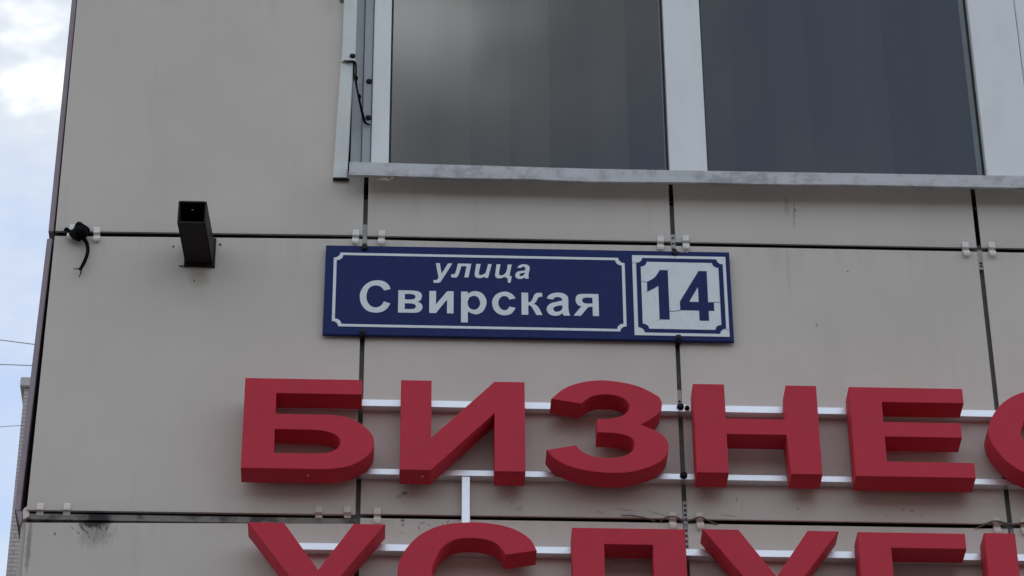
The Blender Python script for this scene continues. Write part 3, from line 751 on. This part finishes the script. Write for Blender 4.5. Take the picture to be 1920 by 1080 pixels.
fl_bot = tag(link('flashing', flashing((-0.0575, -0.0335, 0.4480), (-0.0665, -0.0395, 0.1410), -0.0105), 'flashing_white', win), 'lower white flashing strip, leaning and open at its foot')
link('foot_shade_strip', box(-0.0662, -0.0345, -0.0095, -0.0012, 0.1392, 0.1405), 'gasket', win)  # solid dark strip put in for the shade inside the open foot
for x, z, y, r in ((-0.0345, 0.4530, -0.0135, 0.0050), (0.0, 0.4285, 0.0365, 0.0050), (0.0005, 0.3330, 0.0365, 0.0050)):
    link('screw', disc_head(x, z, y, r * 1.22, 0.004), 'bolt_dark', win)
link('screw_hole', disc_head(-0.0175, 0.4290, 0.0448, 0.0045, 0.0006), 'pvc_shaded', win)

# blinds hanging inside
def blind(x0, x1, label):
    t = thing('vertical_blind', ((x0 + x1) / 2, 0.24, 0.02), label, 'blind', 'vertical blinds behind the panes')
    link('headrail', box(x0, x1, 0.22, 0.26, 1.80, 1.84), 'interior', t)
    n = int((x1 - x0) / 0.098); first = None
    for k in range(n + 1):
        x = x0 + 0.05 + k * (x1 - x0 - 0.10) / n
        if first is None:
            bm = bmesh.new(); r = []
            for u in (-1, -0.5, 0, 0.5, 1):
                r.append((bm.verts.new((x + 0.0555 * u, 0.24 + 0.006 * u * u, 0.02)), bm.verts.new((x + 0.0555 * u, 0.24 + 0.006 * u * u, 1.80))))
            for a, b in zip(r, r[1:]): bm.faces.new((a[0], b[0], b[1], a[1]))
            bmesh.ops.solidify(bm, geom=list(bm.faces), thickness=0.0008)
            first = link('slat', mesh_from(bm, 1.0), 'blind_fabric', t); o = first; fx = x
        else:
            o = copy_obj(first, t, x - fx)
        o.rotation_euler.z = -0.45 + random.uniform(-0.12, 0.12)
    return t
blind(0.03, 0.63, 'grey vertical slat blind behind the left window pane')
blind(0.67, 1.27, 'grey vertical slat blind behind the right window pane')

# ------------------------------------------------------------------ street name plate
YP = -0.012
plate = thing('street_sign', (0.320, -0.008, -0.2415), 'blue enamel street name plate reading улица Свирская 14', 'street sign')
top = [(-0.0755, -0.0285)]
edge = [(-0.0755, -0.0285), (0.20, -0.0275), (0.585, -0.0272), (0.619, -0.0270), (0.622, -0.0292), (0.628, -0.0276), (0.633, -0.0296), (0.637, -0.0270), (0.7165, -0.0268), (0.7165, -0.2418), (0.30, -0.2415), (-0.0765, -0.2420)]
link('plate', prism(edge[::-1], YP, -0.006, 0.0012), 'sign_blue', plate)
def concave(x0, x1, z0, z1, r, n=7):
    """rectangle whose corners are scooped by a quarter circle round the corner point"""
    out = []
    for cx, cz, a0 in ((x0, z1, 0), (x1, z1, -90), (x1, z0, -180), (x0, z0, -270)):
        arc = [(cx + r * math.cos(math.radians(a0 - 90 * k / n)), cz + r * math.sin(math.radians(a0 - 90 * k / n))) for k in range(n + 1)]
        out += arc[::-1]
    return out
def ring(x0, x1, z0, z1, r, w):
    return [concave(x0, x1, z0, z1, r), concave(x0 + w, x1 - w, z0 + w, z1 - w, r)]
YL = YP - 0.0005
link('border', glyph_mesh(ring(-0.0595, 0.5095, -0.2230, -0.0463, 0.0125, 0.0058), YL, YP, 0, 1.0), 'sign_white', plate)
for nm, keys in (('small_lettering', ('u', 'l', 'i', 'ts', 'a')), ('large_lettering', ('Es', 've', 'ii', 'er', 'es', 'ka', 'aa', 'ya'))):
    o = link(nm, joined([glyph_mesh([expand(c) for c in SMALL[k]], YL, YP) for k in keys]), 'sign_white', plate)
    o['label'] = 'white slanted lettering улица' if nm == 'small_lettering' else 'white lettering Свирская'
num = link('number_panel', glyph_mesh([[(0.5245, -0.0392), (0.7082, -0.0392), (0.7082, -0.2312), (0.5245, -0.2312)]], YL - 0.0004, YP, 0, 1.0), 'sign_white', plate)
link('number_frame', glyph_mesh(ring(0.5320, 0.7022, -0.2245, -0.0458, 0.0120, 0.0088), YL - 0.0008, YL - 0.0004, 0, 1.0), 'sign_blue', num)
for k, lb in (('one', 'blue digit 1'), ('four', 'blue digit 4')):
    link('digit', glyph_mesh([expand(c) for c in SMALL[k]], YL - 0.0008, YL - 0.0004), 'sign_blue', num)['label'] = lb
cr = []
for pts, w in ((((0.5413, -0.1032), (0.5470, -0.1033), (0.5522, -0.1045)), 0.0005), (((0.5490, -0.1262), (0.5540, -0.1260), (0.5580, -0.1245)), 0.0005), (((0.5936, -0.1730), (0.606, -0.1728), (0.6150, -0.1703)), 0.0007),
               (((0.6810, -0.1500), (0.6940, -0.1495)), 0.0005), (((0.5704, -0.1972), (0.5742, -0.1932)), 0.0004), (((0.5936, -0.0745), (0.5962, -0.0712)), 0.0004), (((0.5245, -0.0585), (0.5325, -0.0580)), 0.0004), (((0.7022, -0.2137), (0.7080, -0.2135)), 0.0004)):
    cr.append([(x, z + w) for x, z in pts] + [(x, z - w) for x, z in pts[::-1]])
for c in cr:
    link('crack', glyph_mesh([c], YL - 0.0007, YL - 0.0004, 0, 1.0), 'gasket', num)
def hook(x, z, up):
    """bent end of the dark strap that grips the plate edge"""
    s = 1 if up else -1
    ms = [box(x - 0.0045, x + 0.0045, YP - 0.0030, 0.006, z - 0.0010, z + 0.0015, 0.0004), box(x - 0.0042, x + 0.0042, YP - 0.0030, YP - 0.0010, *sorted((z, z - s * 0.0095)), 0.0008),
          disc_head(x, z - s * 0.0075, YP - 0.0012, 0.0066, 0.0040)]
    return link('hook', joined(ms), 'bolt_dark', plate)
hook(0.0, -0.0262, True); hook(0.6085, -0.0250, True); hook(0.0, -0.2435, False); hook(0.6090, -0.2435, False)

# ------------------------------------------------------------------ red letter sign on white rails
sign = thing('letter_sign', (0.58, -0.03, -0.905), 'large red letters БИЗНЕС УСЛУГИ standing off the wall on white rails', 'shop sign')
YF, YK = -0.072, -0.0215
row1 = (('Б', BIG['be']), ('И', BIG['i']), ('З', BIG['ze']), ('Н', BIG['en']), ('Е', BIG['ye']), ('С', [shift(CE, 1102.6, 318.0)]))
row2 = (('У', [UU]), ('С', [CE]), ('Л', [EL]), ('У', [shift(UU, 830.5, 1.2)]), ('Г', [GE]), ('И', [shift(BIG['i'][0], 1074.1, -317.6)]))
pos = ('first', 'second', 'third', 'fourth', 'fifth', 'sixth')
for rn, row in (('upper', row1), ('lower', row2)):
    for (ch, cs), pn in zip(row, pos):
        o = link('letter', glyph_mesh([expand(c, 7) for c in cs], YF + random.uniform(-0.0008, 0.0008), YK, 0.0011), 'red_letter', sign)
        o['label'] = f'red letter {ch}, {pn} of the {rn} row'
        for cx, cz in {('Б', 'upper'): [(-0.0935, -0.5885)], ('И', 'upper'): [(0.1180, -0.5862)]}.get((ch, rn), []):
            s = disc_head(0, 0, 0, 0.0021, 0.0012, 10)
            s.transform(Matrix.Translation((cx, -0.050, cz)) @ Matrix.Rotation(math.pi / 2, 4, 'X'))
            link('screw', s, 'clip_metal', o)
def rail(x0, x1, zt, zb):
    return link('rail', box(x0, x1, -0.0195, -0.0015, zb, zt, 0.0008), 'rail_white', sign)
rail(-0.205, 1.47, -0.3955, -0.4115); rail(-0.205, 1.47, -0.5510, -0.5645)
rail(-0.150, 1.47, -0.7150, -0.7305); rail(-0.150, 1.47, -0.8640, -0.8775)
link('strut', box(0.1915, 0.2075, -0.0190, -0.0015, -0.7145, -0.5650, 0.0008), 'rail_white', sign)
for x, z, r in ((0.6060, -0.4010, 0.0068), (0.6185, -0.4040, 0.0045), (0.6065, -0.5555, 0.0070)):
    link('bolt', disc_head(x, z, -0.0195, r, 0.006), 'bolt_dark', sign)

# ------------------------------------------------------------------ square steel tube on its plate
tub = thing('steel_bracket', (-0.321, 0.0, -0.081), 'dark rusty square steel tube sticking out of the tiled wall', 'bracket')
W2, HH, TH, CZ, SK = 0.0270, 0.0265, 0.0032, -0.0485, 0.0105
def skew(me):
    """the tube leans a little to the left"""
    for v in me.vertices:
        v.co.x += (v.co.y / 0.137) * SK
    return me
X0, X1, Y0, Y1 = -0.3210 - W2, -0.3210 + W2, -0.137, -0.0055
topw = glyph_mesh([[(X0 + TH, Y0), (X1 - TH, Y0), (X1 - TH, Y1), (X0 + TH, Y1)], circle(-0.3240, -0.1122, 0.0028, 10)], 0.0, TH, 0, 1.0)
topw.transform(Matrix(((1, 0, 0, 0), (0, 0, 1, 0), (0, 1, 0, CZ + HH - TH), (0, 0, 0, 1))))
walls = joined([topw, box(X0 + TH, X1 - TH, Y0, Y1, CZ - HH, CZ - HH + TH), box(X0, X0 + TH, Y0, Y1, CZ - HH, CZ + HH, 0.0008), box(X1 - TH, X1, Y0, Y1, CZ - HH, CZ + HH, 0.0008)])
link('tube', skew(walls), 'tube_paint', tub)
link('base_plate', prism([(-0.3510, -0.0805), (-0.2905, -0.0815), (-0.2910, -0.0110), (-0.3510, -0.0110)][::-1], -0.0055, -0.0005, 0.0008), 'tube_paint', tub)
link('flange', prism([(-0.3610, -0.0785), (-0.3520, -0.0780), (-0.3520, -0.0805)][::-1], -0.0035, -0.0005), 'tube_paint', tub)

# ------------------------------------------------------------------ cut cable, torn sealant cord, twine, twig
cab = thing('cut_cable', (-0.556, -0.010, -0.118), 'short black cut cable hanging from a taped lump at the corner clip', 'cable')
link('taped_joint', tube([(-0.5885, -0.010, -0.006), (-0.5840, -0.011, -0.001), (-0.5760, -0.010, -0.009), (-0.5680, -0.014, -0.014), (-0.5590, -0.017, -0.0155), (-0.5510, -0.018, -0.0175), (-0.5430, -0.015, -0.0220)], [0.0008, 0.0040, 0.0045, 0.0110, 0.0165, 0.0150, 0.0060], 9), 'rubber', cab)
link('tape_end', tube([(-0.5640, -0.018, -0.008), (-0.5600, -0.020, 0.0040), (-0.5550, -0.020, 0.0005), (-0.5430, -0.016, -0.0040), (-0.5390, -0.014, -0.0130)], [0.0060, 0.0060, 0.0070, 0.0050, 0.0030], 7), 'rubber', cab)
link('sheath', tube([(-0.553, -0.014, -0.020), (-0.543, -0.013, -0.033), (-0.5385, -0.013, -0.050), (-0.5395, -0.013, -0.066), (-0.5440, -0.013, -0.084), (-0.5500, -0.013, -0.1005)], [0.0050, 0.0040, 0.0036, 0.0036, 0.0038, 0.0032], 10), 'rubber', cab)
link('strand', tube([(-0.549, -0.013, -0.098), (-0.556, -0.013, -0.0985), (-0.563, -0.012, -0.0975)], [0.0014, 0.0011, 0.0007]), 'rubber', cab)
link('strand', tube([(-0.549, -0.013, -0.099), (-0.548, -0.013, -0.107), (-0.551, -0.012, -0.117)], [0.0015, 0.0012, 0.0008]), 'rubber', cab)

cord = thing('sealant_cord', (-0.02, -0.012, 0.31), 'thin black cord sagging loose across the window flashing', 'cord')
link('cord', tube([(-0.0530, -0.0150, 0.4405), (-0.0440, -0.0165, 0.4378), (-0.0330, -0.0170, 0.4370), (-0.0280, -0.0160, 0.4320), (-0.0265, -0.0130, 0.4150), (-0.0268, -0.0080, 0.3960), (-0.0215, 0.0060, 0.3700), (-0.0135, 0.0200, 0.3390), (-0.0070, 0.0290, 0.3180), (-0.0020, 0.0320, 0.3135), (0.0055, 0.0330, 0.3130)],
                  [0.0006, 0.0015, 0.0019, 0.0020, 0.0017, 0.0022, 0.0019, 0.0027, 0.0030, 0.0021, 0.0012]), 'rubber', cord)
link('bead', tube([(-0.0262, -0.011, 0.405), (-0.0245, -0.010, 0.399), (-0.0250, -0.009, 0.392)], [0.0012, 0.0026, 0.0010]), 'rubber', cord)
link('bead', tube([(-0.0195, 0.008, 0.372), (-0.0175, 0.009, 0.366), (-0.0185, 0.011, 0.357)], [0.0010, 0.0028, 0.0010]), 'rubber', cord)

tag(link('twine', joined([tube([(0.489, -0.003, -0.634), (0.512, -0.0045, -0.637), (0.533, -0.004, -0.640), (0.552, -0.002, -0.646)], [0.0008, 0.0013, 0.0013, 0.0011]),
     tube([(0.560, -0.001, -0.648), (0.568, -0.0055, -0.642), (0.579, -0.0085, -0.639), (0.590, -0.0085, -0.640), (0.601, -0.006, -0.6445), (0.611, -0.0055, -0.6455), (0.622, -0.006, -0.6430), (0.634, -0.0085, -0.639), (0.646, -0.0055, -0.642), (0.664, -0.001, -0.650)], [0.0009, 0.0014, 0.0015, 0.0016, 0.0019, 0.0019, 0.0017, 0.0015, 0.0013, 0.0009]),
     tube([(0.642, -0.006, -0.641), (0.655, -0.003, -0.645), (0.668, -0.0015, -0.651)], [0.0012, 0.0012, 0.0008])]), 'twine_fibre'),
    'grey frayed twine tied round two clips under the middle red letters', 'twine', 'frayed twine tied round tile clips')
tag(link('twine', joined([tube([(1.148, -0.002, -0.650), (1.162, -0.005, -0.646), (1.178, -0.0085, -0.640), (1.190, -0.009, -0.638), (1.204, -0.006, -0.640), (1.218, -0.005, -0.642), (1.232, -0.006, -0.641), (1.245, -0.008, -0.640), (1.262, -0.002, -0.648)], [0.0009, 0.0015, 0.0017, 0.0018, 0.0024, 0.0024, 0.0022, 0.0016, 0.0009]),
     tube([(1.158, -0.003, -0.643), (1.172, -0.006, -0.641), (1.185, -0.008, -0.643)], [0.0007, 0.0012, 0.0010])]), 'twine_fibre'),
    'grey frayed twine tied round the clips at the right edge', 'twine', 'frayed twine tied round tile clips')
tag(link('dry_twig', joined([tube([(0.022, -0.034, 0.1195), (0.030, -0.038, 0.1150), (0.040, -0.042, 0.1120), (0.044, -0.043, 0.1085)], [0.0007, 0.0014, 0.0024, 0.0010], 6),
     tube([(0.030, -0.040, 0.1160), (0.037, -0.043, 0.1140), (0.043, -0.043, 0.1118)], [0.0010, 0.0020, 0.0020], 6),
     tube([(0.047, -0.040, 0.1140), (0.051, -0.041, 0.1175), (0.054, -0.040, 0.1200)], [0.0009, 0.0013, 0.0009], 6)]), 'dry_grass'),
    'tiny dry twig caught under the metal window sill', 'twig')

# ------------------------------------------------------------------ beyond the corner: brick block and overhead wires
bk = thing('brick_building', (0.0, 40.0, -Z0), 'tall pale brown brick block far behind the corner of the tiled wall', 'building')
BX0, BX1, BY0, BY1, BZT = -6.02, 26.0, 40.0, 54.0, 26.75
rows_z = [(-Z0 + 1.3 + f * 3.0) for f in range(10)]
cols_x = [-2.6 + c * 4.0 for c in range(7)]
bm = bmesh.new()
xs = [BX0] + [v for x in cols_x for v in (x, x + 1.6)] + [BX1]
zs = [-Z0] + [v for z in rows_z for v in (z, z + 1.55)] + [BZT]
V = {}
def gv(i, k):
    if (i, k) not in V: V[(i, k)] = bm.verts.new((xs[i], BY0, zs[k]))
    return V[(i, k)]
for i in range(len(xs) - 1):
    for k in range(len(zs) - 1):
        if i % 2 == 1 and k % 2 == 1:
            x0, x1, z0, z1 = xs[i], xs[i + 1], zs[k], zs[k + 1]
            a = [gv(i, k), gv(i + 1, k), gv(i + 1, k + 1), gv(i, k + 1)]
            b = [bm.verts.new((v.co.x, BY0 + 0.18, v.co.z)) for v in a]
            for q in range(4):
                bm.faces.new((a[q], a[(q + 1) % 4], b[(q + 1) % 4], b[q]))
        else:
            bm.faces.new((gv(i, k), gv(i + 1, k), gv(i + 1, k + 1), gv(i, k + 1)))
c = [bm.verts.new(p) for p in ((BX0, BY0, -Z0), (BX0, BY0, BZT), (BX0, BY1, BZT), (BX0, BY1, -Z0), (BX1, BY0, -Z0), (BX1, BY0, BZT), (BX1, BY1, BZT), (BX1, BY1, -Z0))]
bm.faces.new(c[:4]); bm.faces.new(c[4:]); bm.faces.new((c[2], c[3], c[7], c[6]))
me = bpy.data.meshes.new('mesh'); bm.to_mesh(me); bm.free()
link('wall', me, 'brick_far', bk)
link('cornice', box(BX0 - 0.07, BX1 + 0.07, BY0 - 0.07, BY1 + 0.07, BZT + 0.002, BZT + 0.20, 0.02), 'concrete_trim', bk)
pw = None
for x in cols_x:
    for z in rows_z:
        if pw is None:
            pw = link('window', joined([box(x + 0.001, x + 1.599, BY0 + 0.10, BY0 + 0.16, z + 0.001, z + 0.07), box(x + 0.001, x + 1.599, BY0 + 0.10, BY0 + 0.16, z + 1.48, z + 1.549), box(x + 0.001, x + 0.07, BY0 + 0.10, BY0 + 0.16, z + 0.07, z + 1.48), box(x + 1.53, x + 1.599, BY0 + 0.10, BY0 + 0.16, z + 0.07, z + 1.48), box(x + 0.77, x + 0.83, BY0 + 0.10, BY0 + 0.16, z + 0.07, z + 1.48)]), 'pvc_white', bk)
            pp = link('pane', box(x + 0.07, x + 1.53, BY0 + 0.125, BY0 + 0.135, z + 0.07, z + 1.48), 'gasket', pw); wx, wz = x, z
        else:
            o = copy_obj(pw, bk, x - wx, z - wz); copy_obj(pp, o)
for (za, sl, r, lb) in ((17.225, -0.135, 0.0065, 'upper thin overhead wire crossing the sky beside the wall corner'), (16.897, -0.022, 0.0065, 'middle thin overhead wire above the far brick building'), (16.06, 0.10, 0.0045, 'lowest thin overhead wire beside the far brick building')):
    pts = [(x, 25.0, za + sl * (x + 4.3) + 0.00035 * (x + 4.3) ** 2) for x in (-40, -25, -12, -4.3, 2, 8)]
    tag(link('overhead_wire', tube(pts, [r] * 6, 6, 4), 'wire_dark'), lb, 'wire', 'overhead wires in the sky')


# across the street: unseen block added to close the lower sky towards the wall
op = thing('added_sky_block', (2.0, -30.0, -Z0), 'unseen long low grey block added across the street to hold back the low sky', 'building')
OX0, OX1, OY0, OY1, OZT = -60.0, 64.0, -42.0, -30.0, 4.6
link('wall', box(OX0, OX1, OY0, OY1, -Z0, OZT), 'added_block_grey', op)
link('roof', box(OX0 - 0.4, OX1 + 0.4, OY0 - 0.4, OY1 + 0.4, OZT + 0.002, OZT + 0.3), 'roof_felt', op)
pw = None
for c in range(24):
    for f in range(3):
        x, z = OX0 + 14.0 + c * 4.0, -Z0 + 1.2 + f * 2.9
        if pw is None:
            pw = link('window', box(x, x + 1.7, OY1 + 0.003, OY1 + 0.05, z, z + 1.5), 'pvc_white', op); pp = link('pane', box(x + 0.08, x + 1.62, OY1 + 0.052, OY1 + 0.06, z + 0.08, z + 1.42), 'gasket', pw); wx, wz = x, z
        else:
            o = copy_obj(pw, op, x - wx, z - wz); copy_obj(pp, o)
